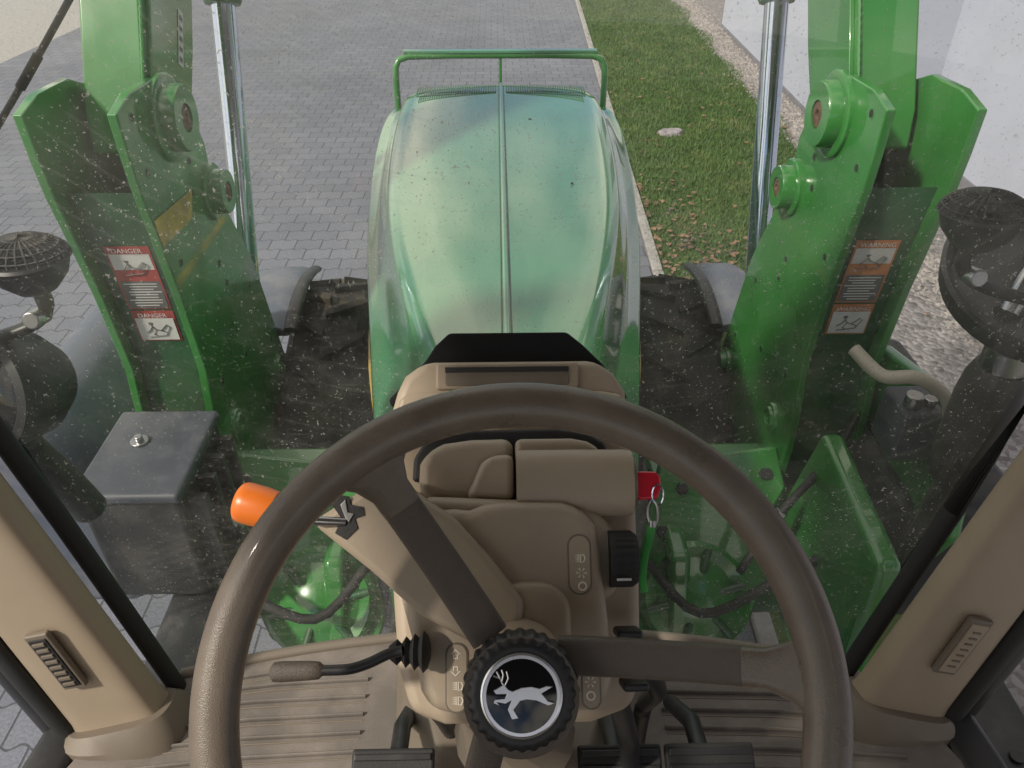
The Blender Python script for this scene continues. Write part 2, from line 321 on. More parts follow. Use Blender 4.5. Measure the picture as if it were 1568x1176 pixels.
for sg in(-1,1):
    sweep('hood_stripe',smooth_path([(sg*.345,1.6,-1.32),(sg*.40,1.88,-1.31),(sg*.435,2.2,-1.30),(sg*.452,2.6,-1.28),(sg*.462,2.9,-1.27)]),.005,.014,YEL,T,e=.5)
    for i in range(34):
        x=sg*(.022+i*.0092)
        box('hood_vent_slat',(x,3.125,-.8365-.06*x*x),(.0045,.085,.004),DGREEN,T,smooth=False)
    sweep('hood_seam',[(sg*.325,3.05,-.8465),(sg*.15,3.07,-.8395),(sg*.02,3.075,-.8375)],.0026,.002,DGREEN,T)
lathe('paint_chip',[(.006,-.004),(.006,.0),(.0001,.0006)],(.10,2.75,-.840),(0,0,1),DARKG,T,seg=8)
lathe('paint_chip',[(.004,-.004),(.004,.0),(.0001,.0006)],(.20,2.15,-.841),(0,0,1),DARKG,T,seg=8)
box('engine_block',(0,2.0,-1.74),(.56,2.6,.5),DARKG,T,bev=.04)
box('front_frame',(0,2.6,-2.05),(.42,2.2,.25),DGREEN,T,bev=.03)
box('firewall',(0,.96,-1.35),(.36,.05,.75),DARKG,T,bev=.02)
box('grille',(0,3.44,-1.28),(.62,.03,.45),BLACK,T,bev=.02)
g=empty('grille_guard')
pts=[(-.455,3.50,-1.6),(-.455,3.50,-.90),(-.453,3.51,-.85),(-.44,3.52,-.822),(-.40,3.53,-.81),(-.2,3.54,-.808),(0,3.54,-.808),(.2,3.54,-.808),(.40,3.53,-.81),(.44,3.52,-.822),(.453,3.51,-.85),(.455,3.50,-.90),(.455,3.50,-1.6)]
sweep('guard_hoop',pts,.014,.014,GREEN,g,up=(0,1,0))
cyl('guard_post',(0,3.54,-.81),(0,3.54,-1.6),.007,GREEN,g)
box('guard_top_bar',(0,3.54,-.792),(.84,.034,.014),HOODM,g,bev=.004)
WY,WZ=2.50,-2.03
def wheel(sg):
    cx=sg*.637; c=(cx,WY,WZ); w=.15
    lathe('tyre',[(.33,-w+.03),(.38,-w+.005),(.46,-w),(.55,-w+.01),(.585,-w+.04),(.595,0),(.585,w-.04),(.55,w-.01),(.46,w),(.38,w-.005),(.33,w-.03)],c,(1,0,0),TYRE,T,seg=56)
    V=[];F=[]
    for i in range(20):
        for s in(-1,1):
            q=2*math.pi*(i+(.5 if s>0 else 0))/20
            n=len(V)
            for lx,dq,r in((0.0,0,.622),(w-.01,-.17,.605),(w,-.19,.52)):
                for dd in(-.032,.032):
                    for rr in (r,r-.05):
                        an=q+dq+dd; V.append((cx+s*lx,WY+rr*math.cos(an),WZ+rr*math.sin(an)))
            for k in(0,4):
                a=[n+k+j for j in range(8)]
                F+=[[a[0],a[2],a[6],a[4]],[a[0],a[1],a[5],a[4]],[a[2],a[3],a[7],a[6]]]
            F+=[[n,n+1,n+3,n+2],[n+8,n+9,n+11,n+10]]
    mesh('tyre_lugs',V,F,TYRE,T,smooth=False)
    lathe('rim',[(.34,-.13),(.32,-.11),(.30,-.07),(.27,-.04),(.14,-.05),(.12,-.10),(.05,-.11),(.001,-.11)],c,(sg,0,0),YEL,T,seg=40)
    lathe('rim_outer',[(.34,.13),(.32,.11),(.30,.07),(.27,.02),(.14,.03),(.12,.02),(.001,.02)],c,(sg,0,0),YEL,T,seg=40)
    cyl('hub',(cx-sg*.22,WY,WZ),(cx-sg*.05,WY,WZ),.10,DGREEN,T,bev=.01)
    V=[];F=[]
    fx=sg*.84
    sec=[(-.085,-.03),(-.08,.0),(-.05,.012),(.05,.012),(.08,.0),(.085,-.03),(.075,-.035),(-.075,-.035)]
    A=[math.radians(a) for a in range(68,111,6)]
    for a in A:
        for dx,dr in sec: V.append((fx+dx*1.1,WY+(.655+dr)*math.cos(a),WZ+(.655+dr)*math.sin(a)))
    for i in range(len(A)-1):
        for j in range(8): F.append([i*8+j,i*8+(j+1)%8,(i+1)*8+(j+1)%8,(i+1)*8+j])
    F.append(list(range(8)));F.append([(len(A)-1)*8+j for j in range(8)])
    mesh('front_fender',V,F,FEND,T,bev=.006)
    ix=fx-sg*.10
    sweep('fender_edge_trim',[(ix,WY+.656*math.cos(a),WZ+.656*math.sin(a)) for a in A],.014,.024,BLACK,T,up=(1,0,0))
wheel(-1);wheel(1)
cyl('front_axle',(-.5,WY,WZ),(.5,WY,WZ),.10,DGREEN,T,bev=.02)
prism('tool_box',[(1.02,-1.8),(1.02,-1.45),(1.08,-1.30),(1.18,-1.20),(1.28,-1.20),(1.36,-1.35),(1.36,-1.8)],lambda a,b:(-a,1.42,b),lambda a,b:(-a,2.20,b),FEND,T,bev=.05)
box('battery_box',(-.87,1.43,-1.42),(.24,.30,.34),DARKG,T,bev=.02)
box('battery_lid',(-.87,1.43,-1.24),(.25,.32,.03),LIDM,T,bev=.012)
cyl('lid_bolt_washer',(-.90,1.46,-1.225),(-.90,1.46,-1.218),.022,STEEL,T,bev=.002)
cyl('lid_bolt',(-.90,1.46,-1.218),(-.90,1.46,-1.205),.010,STEEL,T,bev=.002)
for i in range(4): box('box_rib',(-.73,1.32+i*.07,-1.42),(.05,.02,.30),BLACK,T,bev=.004)
cyl('air_tank',(-.80,1.0,-1.72),(-.80,1.40,-1.72),.11,DARKG,T,bev=.03)
for s_,off in((-1,0),(1,.03)):
    sweep('hydraulic_hose',smooth_path([(s_*1.0,1.5,-1.45),(s_*.9,1.38,-1.48-off),(s_*.7,1.3,-1.58),(s_*.50,1.26,-1.66),(s_*.38,1.4,-1.62)]),.013,None,RUBBER,T)
    sweep('hydraulic_hose',smooth_path([(s_*.95,1.62,-1.3),(s_*.85,1.5,-1.34),(s_*.72,1.42,-1.45),(s_*.62,1.36,-1.62)]),.011,None,RUBBER,T)
    cyl('hose_fitting',(s_*.72,1.42,-1.45),(s_*.70,1.415,-1.49),.018,STEEL,T,bev=.002,seg=6)
sweep('coolant_hose',smooth_path([(.82,1.5,-1.0),(.86,1.42,-1.02),(.92,1.38,-1.0),(1.0,1.36,-1.06),(1.02,1.35,-1.2)]),.016,None,CREAM,T)
box('side_tank',(1.15,1.75,-1.6),(.35,.8,.45),DARKG,T,bev=.04)
prism('side_guard',[(1.30,-1.05),(1.75,-1.15),(1.85,-1.5),(1.35,-1.7),(1.22,-1.35)],lambda a,b:(1.02,a,b),lambda a,b:(1.06,a,b),GREEN,T,bev=.015)
prism('side_cover',[(1.10,-1.30),(1.50,-1.25),(1.60,-1.6),(1.45,-1.9),(1.05,-1.9)],lambda a,b:(.80,a,b),lambda a,b:(.86,a,b),GREEN,T,bev=.02)
box('valve_block',(.96,1.42,-1.16),(.10,.12,.14),LIDM,T,bev=.01)
cyl('valve_port',(.94,1.40,-1.09),(.94,1.40,-1.06),.02,STEEL,T,bev=.003)
cyl('valve_port',(.98,1.40,-1.09),(.98,1.40,-1.07),.015,STEEL,T,bev=.003)
# cab shell
rf=[(-.85,-.9),(-.80,.92),(.80,.92),(.85,-.9)]
prism('cab_roof',rf,lambda a,b:(a,b,.30),lambda a,b:(a,b,.46),LINER,T,bev=.03)
box('cab_floor_pan',(0,.0,-1.20),(1.36,1.46,.05),DARKG,T)
box('cab_rear_wall',(0,-.9,-.80),(1.5,.04,.9),BEIGE2,T,bev=.01)
for sg in(-1,1):
    sweep('rear_pillar',[(sg*.80,-.85,.32),(sg*.78,-.85,-1.2)],.05,.05,BEIGE2,T,e=.5)
    box('rear_fender_cover',(sg*.72,-.45,-.95),(.26,.85,.5),BEIGE2,T,bev=.06)
    P=[(sg*.612,.690,-1.175),(sg*.625,.695,-1.12),(sg*.70,.725,-.80),(sg*.80,.76,-.4),(sg*.95,.81,.3)]
    sweep('a_pillar',P,[.078,.070,.064,.062,.062],[.036,.030,.028,.028,.028],BEIGE,T,up=(0,-1,.25),e=.45,seg=32)
    sweep('a_pillar_foot',[(sg*.612,.685,-1.172),(sg*.612,.685,-1.15),(sg*.616,.69,-1.135)],[.10,.095,.082],[.065,.06,.045],BEIGE2,T,up=(0,-1,.25),e=.6,seg=32)
    Q=[(x+sg*-.062,y+.055,z) for x,y,z in P]
    sweep('windshield_seal',Q,.014,.014,RUBBER,T)
    Q=[(x+sg*.085,y-.02,z) for x,y,z in P]
    sweep('door_seal',Q,.014,.02,RUBBER,T)
    Q=[(x+sg*.12,y+.0,z) for x,y,z in P]
    sweep('door_frame',Q,.018,.03,BLACK,T)
    sweep('door_sill',[(sg*.70,.72,-1.17),(sg*.715,.6,-1.17),(sg*.73,.3,-1.17),(sg*.74,-.5,-1.17)],.035,.02,BLACK,T,e=.5)
sweep('pillar_button',[(.735,.71,-.80),(.737,.68,-.80)],.022,.016,BEIGE2,T,e=.6)
box('step_plate',(.83,.55,-1.32),(.2,.7,.03),DARKG,T,bev=.005)
for i in range(6):
    for j in range(3): cyl('step_stud',(.77+j*.05,.38+i*.06,-1.305),(.77+j*.05,.38+i*.06,-1.298),.012,BLACK,T,seg=14)
# windshield
W=empty('windshield')
V=[];F=[];nx,nz=24,16
def wx(z): return .555+(z+1.15)*.235
def gy(u,z): return .845-.075*u*u+(z+1.15)*.09
for i in range(nz+1):
    z=-1.15+1.45*i/nz
    for j in range(nx+1):
        u=-1+2*j/nx; V.append((u*wx(z),gy(u,z),z))
for i in range(nz):
    for j in range(nx): a=i*(nx+1)+j; F.append([a,a+1,a+nx+2,a+nx+1])
mesh('glass_pane',V,F,GLASS,W)
sweep('lower_seal',[(u*wx(-1.15),gy(u,-1.15),-1.155) for u in[-1+i/8 for i in range(17)]],.010,.009,BEIGE2,W)
wp=empty('windshield_wiper')
sweep('wiper_arm',smooth_path([(-.47,1.075,-.09),(-.53,1.05,-.165),(-.60,1.02,-.25),(-.68,.985,-.345),(-.77,.95,-.455)]),.0042,.0042,BLACK,wp)
sweep('wiper_clip',[(-.585,1.026,-.232),(-.615,1.014,-.268)],.006,.006,RUBBER,wp)
# floor mat
FM=empty('cab_floor_mat')
fl=[(-.685,-.7),(-.685,.60),(-.64,.70),(-.57,.775),(-.40,.815),(-.2,.835),(.2,.835),(.40,.815),(.57,.775),(.64,.70),(.685,.60),(.685,-.7)]
prism('mat_base',fl,lambda a,b:(a,b,-1.17),lambda a,b:(a,b,-1.155),FLOORM,FM,bev=.004)
for sg in(-1,1):
    for i in range(16):
        y=.772-i*.031
        x0,x1=.24,.54 if i<2 else .60
        if i<1: x1=.45
        sweep('mat_rib',[(sg*x0,y+.012,-1.153),(sg*(x0+x1)/2,y+.005,-1.152),(sg*x1,y-.012,-1.153)],.0026,.0055,FLOORM,FM,up=(0,0,1))
        sweep('mat_groove',[(sg*x0,y+.003,-1.1555),(sg*(x0+x1)/2,y-.004,-1.1545),(sg*x1,y-.021,-1.1555)],.0014,.0016,BEIGE2,FM,up=(0,0,1))
prism('column_base',[(-.20,.80),(-.185,.62),(-.14,.52),(.14,.52),(.185,.62),(.20,.80)],lambda a,b:(a,b,-1.16),lambda a,b:(a*.8,b+.02,-1.02),BEIGE2,FM,bev=.02)
# ---------------------------------------------------------------- loader
LD=empty('front_loader')
PL=[(1.599,-.475),(1.681,-.456),(1.819,-.460),(1.923,-.503),(1.986,-.579),(2.03,-.676),(2.022,-.772),(2.067,-.866),(2.165,-1.038),(2.204,-1.12),(2.265,-1.348),(2.322,-1.561),(2.30,-1.707),(2.152,-1.867),(1.981,-1.934),(1.80,-1.80),(1.646,-1.607),(1.627,-1.413),(1.671,-1.155),(1.651,-.928),(1.622,-.742),(1.606,-.657),(1.60,-.568)]
def loader_side(sg):
    X=.787
    for nm,x0,x1 in(('inner_plate',X,X+.022),('outer_plate',X+.19,X+.212)):
        prism(nm,PL,lambda a,b:(sg*x0,a,b),lambda a,b:(sg*x1,a,b),GREEN,LD,bev=.004,seg=2)
    zz=[(1.645,-.66),(1.66,-.742),(1.69,-.928),(1.71,-1.155),(1.665,-1.413),(1.685,-1.607),(1.84,-1.79),(2.0,-1.92)]
    V=[(sg*x,y,z) for y,z in zz for x in(X+.024,X+.188)]
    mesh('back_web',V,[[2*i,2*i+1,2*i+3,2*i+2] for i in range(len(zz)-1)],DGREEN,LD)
    zz=[(2.0,-.70),(2.04,-.87),(2.14,-1.04),(2.18,-1.12),(2.24,-1.348),(2.29,-1.561),(2.27,-1.70)]
    V=[(sg*x,y,z) for y,z in zz for x in(X+.024,X+.188)]
    mesh('front_web',V,[[2*i,2*i+1,2*i+3,2*i+2] for i in range(len(zz)-1)],GREEN,LD)
    def boss(y,z,r,h,pin=.5,m2=RUST,flange=True):
        a=-sg
        if flange: lathe('boss_flange',[(r*1.28,-.001),(r*1.28,.008),(r*1.22,.011),(r,.012)],(sg*X,y,z),(a,0,0),GREEN,LD,seg=40)
        lathe('boss',[(r,.0),(r*.98,h-.006),(r*.93,h),(r*pin,h),(r*pin,h-.012),(.0001,h-.012)],(sg*X,y,z),(a,0,0),GREEN,LD,seg=40)
        lathe('boss_pin',[(r*pin*.92,h-.013),(r*pin*.9,h-.003),(r*pin*.35,h-.002),(r*pin*.3,h-.008),(.0001,h-.008)],(sg*X,y,z),(a,0,0),m2,LD,seg=28)
    boss(1.841,-.556,.078,.045,.42)
    boss(2.0,-.80,.060,.045,.45)
    boss(2.235,-1.53,.035,.03,.5,GREEN)
    boss(1.76,-1.41,.035,.02,.6,GREEN)
    for y,z in((1.66,-.50),(1.66,-.62),(1.90,-.68),(1.93,-.54),(1.87,-.75),(1.70,-.86),(1.93,-.98),(1.95,-1.05),(2.12,-1.15),(1.96,-1.3),(1.75,-1.25),(2.2,-1.4),(1.72,-1.5)):
        cyl('bolt_hole',(sg*(X-.0015),y,z),(sg*(X+.001),y,z),.009,BLACK,LD,seg=16)
        cyl('bolt_hole_rim',(sg*(X-.0008),y,z),(sg*(X+.001),y,z),.013,GREEN,LD,seg=16)
    d=Vector((0,.586,.81)); n=Vector((0,.81,-.586)); o=Vector((0,1.93,-.60))
    def bp(a,b): return o+d*a+n*b
    prof=[(-.10,-.10),(-.02,-.135),(.3,-.165),(1.4,-.15),(1.4,.12),(.25,.15),(0,.13),(-.10,.08)]
    prism('boom_arm',prof,lambda a,b:(sg*(X+.035),*bp(a,b)[1:]),lambda a,b:(sg*(X+.175),*bp(a,b)[1:]),GREEN,LD,bev=.008)
    prism('boom_gusset',[(-.09,-.08),(.02,-.118),(.25,-.13),(.45,-.10),(.25,.08),(0,.10)],lambda a,b:(sg*(X+.024),*bp(a,b)[1:]),lambda a,b:(sg*(X+.036),*bp(a,b)[1:]),GREEN,LD,bev=.003)
    if sg<0:
        mesh('rating_plate',[(sg*(X+.0225),*bp(a,b)[1:]) for a,b in((.16,.02),(.16,.05),(.30,.05),(.30,.02))],[[0,1,2,3]],WHITE,LD,smooth=False)
        for i in range(5): mesh('rating_plate_text',[(sg*(X+.0215),*bp(a,b)[1:]) for a,b in((.17+i*.026,.026),(.17+i*.026,.044),(.182+i*.026,.044),(.182+i*.026,.026))],[[0,1,2,3]],GREYL,LD,smooth=False)
    sweep('weld_bead',[(sg*(X+.033),*bp(a,-.145-.06*a-.003*(k%2))[1:]) for k,a in enumerate([i*.010-.02 for i in range(28)])],.0045,None,GREEN,LD,seg=8)
    cyl('lift_cylinder_rod',(sg*.815,2.50,-.40),(sg*.83,2.20,-1.3),.035,CHROME,LD,seg=40)
    lathe('cylinder_gland',[(.05,0),(.055,.01),(.055,.04),(.045,.05)],(sg*.815,2.49,-.425),(0,.33,.94),DGREEN,LD)
    cyl('cylinder_barrel',(sg*.815,2.51,-.37),(sg*.80,2.77,.4),.052,GREEN,LD)
    prism('mount_bracket',[(1.40,-1.60),(1.85,-1.62),(1.86,-1.95),(1.6,-2.15),(1.3,-2.1),(1.28,-1.85)],lambda a,b:(sg*.44,a,b),lambda a,b:(sg*.50,a,b),GREEN,LD,bev=.02)
    box('mount_beam',(sg*.66,1.72,-1.66),(.34,.24,.20),GREEN,LD,bev=.03)
    A0=Vector((0,1.66,-1.46)); sd=Vector((0,-.68,-.73)); pn=Vector((0,-.73,.68))
    pl=[(.44,.02),(.78,-.02),(.80,.10),(.72,.22),(.73,.36),(.66,.50),(.52,.58),(.38,.58),(.34,.44),(.38,.25)]
    prism('bracket_plate',pl,lambda a,b:Vector((sg*a,0,0))+A0+sd*b,lambda a,b:Vector((sg*a,0,0))+A0+sd*b-pn*.03,GREEN,LD,bev=.01)
    for a_,b_ in((.50,.10),(.74,.06),(.68,.18),(.44,.22)):
        c=Vector((sg*a_,0,0))+A0+sd*b_
        cyl('bracket_bolt',c,c+pn*.014,.018,DARKG,LD,seg=6)
    ctr=Vector((sg*.52,0,0))+A0+sd*.40
    lathe('mount_casting',[(.15,0),(.155,.02),(.14,.035),(.11,.02),(.075,.035),(.05,.05),(.0001,.05)],ctr,pn,GREEN,LD,seg=40)
    s=pn.cross(Vector((1,0,0))).normalized(); w=s.cross(pn)
    for i in range(6):
        q=i*math.pi/3+.3
        c=ctr+pn*.03
        sweep('casting_rib',[c+(s*math.cos(q)+w*math.sin(q))*.04,c+(s*math.cos(q)+w*math.sin(q))*.14],.012,.010,DGREEN,LD)
    box('lower_guard',(sg*.84,1.60,-1.82),(.30,.25,.30),DGREEN,LD,bev=.05)
    def web_y(z):
        ks=[(-.742,1.66),(-.928,1.69),(-1.155,1.71),(-1.413,1.665)]
        for (z0,y0),(z1,y1) in zip(ks,ks[1:]):
            if z<=z0 and z>=z1: return y0+(y1-y0)*(z0-z)/(z0-z1)
        return 1.66
    def lab(z0,z1,xc,w,m,off,nm):
        V=[(sg*(xc-w/2),web_y(z)-off,z) for z in(z0,z1)]+[(sg*(xc+w/2),web_y(z)-off,z) for z in(z1,z0)]
        mesh(nm,V,[[0,1,2,3]],m,LD,smooth=False)
    c1=REDL if sg<0 else ORL
    xc=X+.105
    lab(-.80,-.985,xc,.106,c1,.002,'label_border')
    lab(-.822,-.895,xc,.096,WHITE,.0035,'label_picture')
    lab(-.90,-.98,xc,.096,GREYL,.0045,'label_text_field')
    lab(-.99,-1.085,xc,.106,c1,.002,'label_border')
    lab(-1.012,-1.08,xc,.096,WHITE,.0045,'label_picture')
    for i in range(9): lab(-.906-i*.008,-.909-i*.008,xc-.005*(i%2),.08-.012*(i%3),WHITE,.006,'label_text_line')
    def fig(z,dx,pts):
        P=[Vector((sg*(xc)+dx+px*.001,web_y(z+pz*.001)-.006,z+pz*.001)) for px,pz in pts]
        sweep('label_figure',P,.0016,.0008,GREYL,LD,seg=6)
    for z in(-.858,-1.046):
        lathe('label_figure',[(.007,0),(.006,.0008),(.0001,.001)],(sg*xc-.012,web_y(z)-.0055,z+.018),(0,-1,0),GREYL,LD,seg=16)
        fig(z,0,[(-12,12),(-4,0),(8,-4),(22,-10)]); fig(z,0,[(-10,10),(-20,-4),(-30,-10)]); fig(z,0,[(-4,0),(-12,-16),(0,-22)]); fig(z,0,[(8,-4),(26,14),(34,8),(20,-18),(-28,-24)])
    for z,t in((-.817,'DANGER' if sg<0 else 'WARNING'),(-1.008,'DANGER' if sg<0 else 'WARNING')):
        cu=bpy.data.curves.new('label_word','FONT'); cu.body=t; cu.size=.018; cu.align_x='CENTER'; o2=bpy.data.objects.new('label_word',cu); COL.objects.link(o2)
        cu.materials.append(WHITE); o2.rotation_euler=(math.radians(98),0,0); o2.location=(sg*xc,web_y(z)-.007,z+CZ); o2.parent=LD
loader_side(-1);loader_side(1)
mesh('yellow_reflection_patch',[(-.785,1.62,-.717),(-.785,1.87,-.74),(-.785,1.826,-.80),(-.785,1.63,-.786)],[[0,1,2,3]],YEL,LD,smooth=False)  # yellow reflection painted on the left plate as a flat quad
# ---------------------------------------------------------------- solid fan-cage reflections + exhaust
def cage_reflection(sg,cx,cy,cz,second):  # solid caged shapes standing in for fan reflections in the windshield
    e=empty('cage_reflection')
    n=14;V=[];F=[];r=.052
    for i in range(6):
        p=math.pi/2*i/5
        for j in range(n*2):
            q=2*math.pi*j/(n*2); V.append((cx+r*math.cos(p)*math.cos(q)*1.25,cy+r*math.cos(p)*math.sin(q),cz+r*.62*math.sin(p)))
    for i in range(5):
        for j in range(n*2):
            k=(j+1)%(n*2);F.append([i*n*2+j,i*n*2+k,(i+1)*n*2+k,(i+1)*n*2+j])
    o=mesh('cage',V,F,DARKG,e); m=o.modifiers.new('w','WIREFRAME'); m.thickness=.004
    lathe('cage_bowl',[(.001,-.055),(.03,-.052),(.05,-.03),(.062,0),(.058,.004),(.001,.01)],(cx,cy,cz),(0,0,1),BLACK,e)
    sweep('cage_bracket',smooth_path([(cx,cy,cz-.05),(cx+sg*.01,cy+.01,cz-.10),(cx+sg*.06,cy,cz-.13),(cx+sg*.2,cy-.05,cz-.15)]),.013,.010,BLACK,e)
    cyl('bracket_bolt',(cx+sg*.02,cy-.02,cz-.10),(cx+sg*.02,cy+.02,cz-.11),.014,STEEL,e,bev=.003)
    if second:
        lathe('cage_housing',[(.001,-.085),(.06,-.08),(.09,-.04),(.10,.02),(.102,.05),(.088,.055),(.08,.045),(.001,.04)],(cx+sg*.115,cy,cz-.24),(sg*.35,-.80,.35),BLACK,e)
        lathe('cage_lens',[(.081,.046),(.07,.052),(.04,.056),(.001,.058)],(cx+sg*.115,cy,cz-.24),(sg*.35,-.80,.35),GLOSSB,e)
    return e
cage_reflection(-1,-.725,1.06,-.525,True)
cage_reflection(1,.705,1.06,-.465,False)
lf=empty('mirror_arm')
sweep('arm_tube',smooth_path([(-.87,1.0,-.60),(-.87,1.03,-.75),(-.865,1.06,-.9),(-.855,1.1,-1.02),(-.85,1.13,-1.12)]),[.04]*10+[.034]*11,None,BLACK,lf)
ex=empty('exhaust_stack')
lathe('reflection_pipe',[(.03,-.30),(.05,-.26),(.062,-.2),(.065,-.05),(.06,0),(.05,.03)],(.985,1.24,-.90),(0,0,1),REFL,ex)  # solid pipe added to stand in for the pillar's dark reflection
cyl('reflection_pipe_low',(.985,1.24,-1.18),(1.02,1.32,-1.75),.030,REFL,ex)
lathe('heat_shield_rim',[(.150,-.045),(.165,-.04),(.172,.0),(.165,.004),(.156,.0),(.146,-.04)],(.905,1.12,-.60),(-.15,-.35,.9),BLACK,ex)
lathe('heat_shield_inner',[(.147,-.042),(.12,-.08),(.075,-.15)],(.905,1.12,-.60),(-.15,-.35,.9),FEND,ex)
sweep('tail_pipe',smooth_path([(.985,1.24,-.88),(.96,1.21,-.72),(.94,1.18,-.58),(1.0,1.18,.5)]),.045,None,STEEL,ex)
sweep('elbow_pipe',smooth_path([(.84,1.10,-.66),(.87,1.12,-.60),(.93,1.15,-.57),(.99,1.18,-.60)]),.022,None,STEEL,ex)

# ---------------------------------------------------------------- steering column frame
tilt=math.radians(44)
WO=Vector((-.002,.28,-.463+CZ))
vh=Vector((0,math.cos(tilt),math.sin(tilt)));nh=Vector((0,-math.sin(tilt),math.cos(tilt)))
SF=Matrix(((1,0,0,WO.x),(0,vh.y,nh.y,WO.y),(0,vh.z,nh.z,WO.z),(0,0,0,1)))
V0=[(0,1080),(-.04,1062),(-.1,1040),(-.15,1020),(-.2,1003),(-.3,977),(-.36,965),(-.5,940)]
def sh(w,x,y,wz=None):
    """drawing-sheet units -> column frame at sheet depth w"""
    kk=(.50-1.02*w)/1178
    for (a,ya),(b,yb) in zip(V0,V0[1:]):
        if b<=w<=a: y0=ya+(yb-ya)*(a-w)/(a-b);break
    else: y0=1080-w*400
    return ((x-789)*kk,(y0-y)*kk,w if wz is None else wz)
def sp(name,w,pts,depth,mt,par,bev=.006,taper=1.0,seg=4,ctr=(789,900)):
    P=[sh(w,*p) for p in pts]; c=sh(w,*ctr)
    return prism(name,[(p[0],p[1]) for p in P],lambda a,b:(a,b,w),lambda a,b:(c[0]+(a-c[0])*taper,c[1]+(b-c[1])*taper,w-depth),mt,par,SF,bev=bev,seg=seg)
SC=empty('steering_column_console')
def rr(x0,y0,x1,y1,r,n=5):
    o=[]
    for cx,cy,a0 in((x1-r,y0+r,-90),(x1-r,y1-r,0),(x0+r,y1-r,90),(x0+r,y0+r,180)):
        for i in range(n+1):
            a=math.radians(a0+90*i/n); o.append((cx+r*math.cos(a),cy+r*math.sin(a)))
    return o
sp('housing',-.20,[(592,700),(600,675),(640,660),(940,660),(968,675),(978,700),(982,880),(978,1040),(962,1085),(900,1105),(680,1105),(628,1085),(608,1020),(598,900)],.16,BEIGE,SC,.012,1.0)
pod=[(606,598),(618,572),(650,549),(925,549),(955,572),(972,600),(975,650),(974,700),(590,700),(592,650)]
sp('dash_pod',-.31,pod,.10,BEIGE,SC,.012)
sp('pod_lip',-.298,[(612,606),(640,600),(935,600),(966,606),(972,655),(960,668),(930,655),(860,648),(700,648),(640,655),(606,672),(594,660)],.02,BEIGE,SC,.006)
sp('tray_rim',-.305,rr(668,553,897,596,6),.012,BEIGE,SC,.003)
sp('tray_recess',-.3035,rr(683,560,881,590,5),.004,BEIGE2,SC,.001)
sp('tray_front_wall',-.3015,[(683,560),(881,560),(881,568),(683,568)],.002,RUBBER,SC,0)
arc=[(628,742),(630,705),(645,682),(672,668),(720,661),(860,660),(905,667),(932,682),(940,700),(940,742)]
sp('cluster_gap',-.192,arc,.01,RUBBER,SC,.004)
sp('cluster_cover',-.172,[(636,760),(638,715),(650,694),(676,682),(720,676),(787,675),(787,745),(787,774),(700,774),(660,770)],.03,BEIGE,SC,.010)
sp('cluster_cover_upper',-.168,[(790,676),(880,676),(905,681),(925,693),(925,730),(790,730)],.03,BEIGE,SC,.006)
sp('cover_step',-.160,[(710,770),(735,715),(750,702),(787,700),(787,773)],.02,BEIGE,SC,.007)
a=sh(-.165,791,748);b=sh(-.165,971,748)
sweep('ignition_barrel',[Vector(a)+Vector((x,0,0)) for x in (0,.05,.095)]+[b],[.030,.030,.0295,.0285],[.024]*4,BEIGE,SC,SF,up=(0,0,1),e=.75,seg=40)
cyl('barrel_end',Vector(b),Vector(b)+Vector((.003,0,0)),.023,BEIGE2,SC,SF)
cyl('key_slot',Vector(b)+Vector((.003,0,0)),Vector(b)+Vector((.007,0,0)),.010,STEEL,SC,SF)
shr=[(596,880),(606,820),(640,792),(690,786),(715,789),(738,780),(770,776),(862,778),(898,790),(914,815),(920,850),(930,960),(934,1040),(926,1078),(900,1092),(690,1094),(656,1086),(640,1060),(630,1000)]
sp('column_shroud',-.13,shr,.075,BEIGE,SC,.012)
sp('shroud_upper_edge',-.145,[(655,800),(640,765),(700,768),(775,772),(868,773),(918,790),(950,830),(955,900),(930,930),(700,930)],.04,BEIGE,SC,.010)
sp('lever_wing',-.115,[(572,722),(600,738),(640,768),(690,800),(745,860),(800,930),(790,1000),(735,1000),(640,950),(560,880),(468,808),(480,795),(540,757)],.05,BEIGE,SC,.008)
sp('lever_slot',-.1135,[(497,775),(505,762),(525,765),(528,778),(548,782),(550,795),(535,800),(540,815),(522,832),(505,822),(515,800)],.004,RUBBER,SC,0)
sp('lever_slot_clip',-.112,[(512,778),(520,770),(524,790),(534,792),(526,806),(520,798)],.004,STEEL,SC,.0005)
lathe('column_neck',[(.040,.0),(.036,.02),(.031,.05),(.028,.085)],(0,.005,-.14),(0,0,1),BEIGE,SC,SF)
sp('neck_collar',-.122,rr(748,900,872,1080,50,10),.03,BEIGE,SC,.008)
def panel(w,x0,y0,x1,y1):
    sp('panel_rim',w+.0012,rr(x0,y0,x1,y1,(x1-x0)*.48,8),.003,PANEL,SC,.0006)
    sp('panel_face',w+.0018,rr(x0+2.5,y0+2.5,x1-2.5,y1-2.5,(x1-x0)*.42,8),.003,BEIGE,SC,.0004)
panel(-.13,868,828,905,920)
panel(-.13,678,988,713,1090)
panel(-.13,884,1030,914,1088)
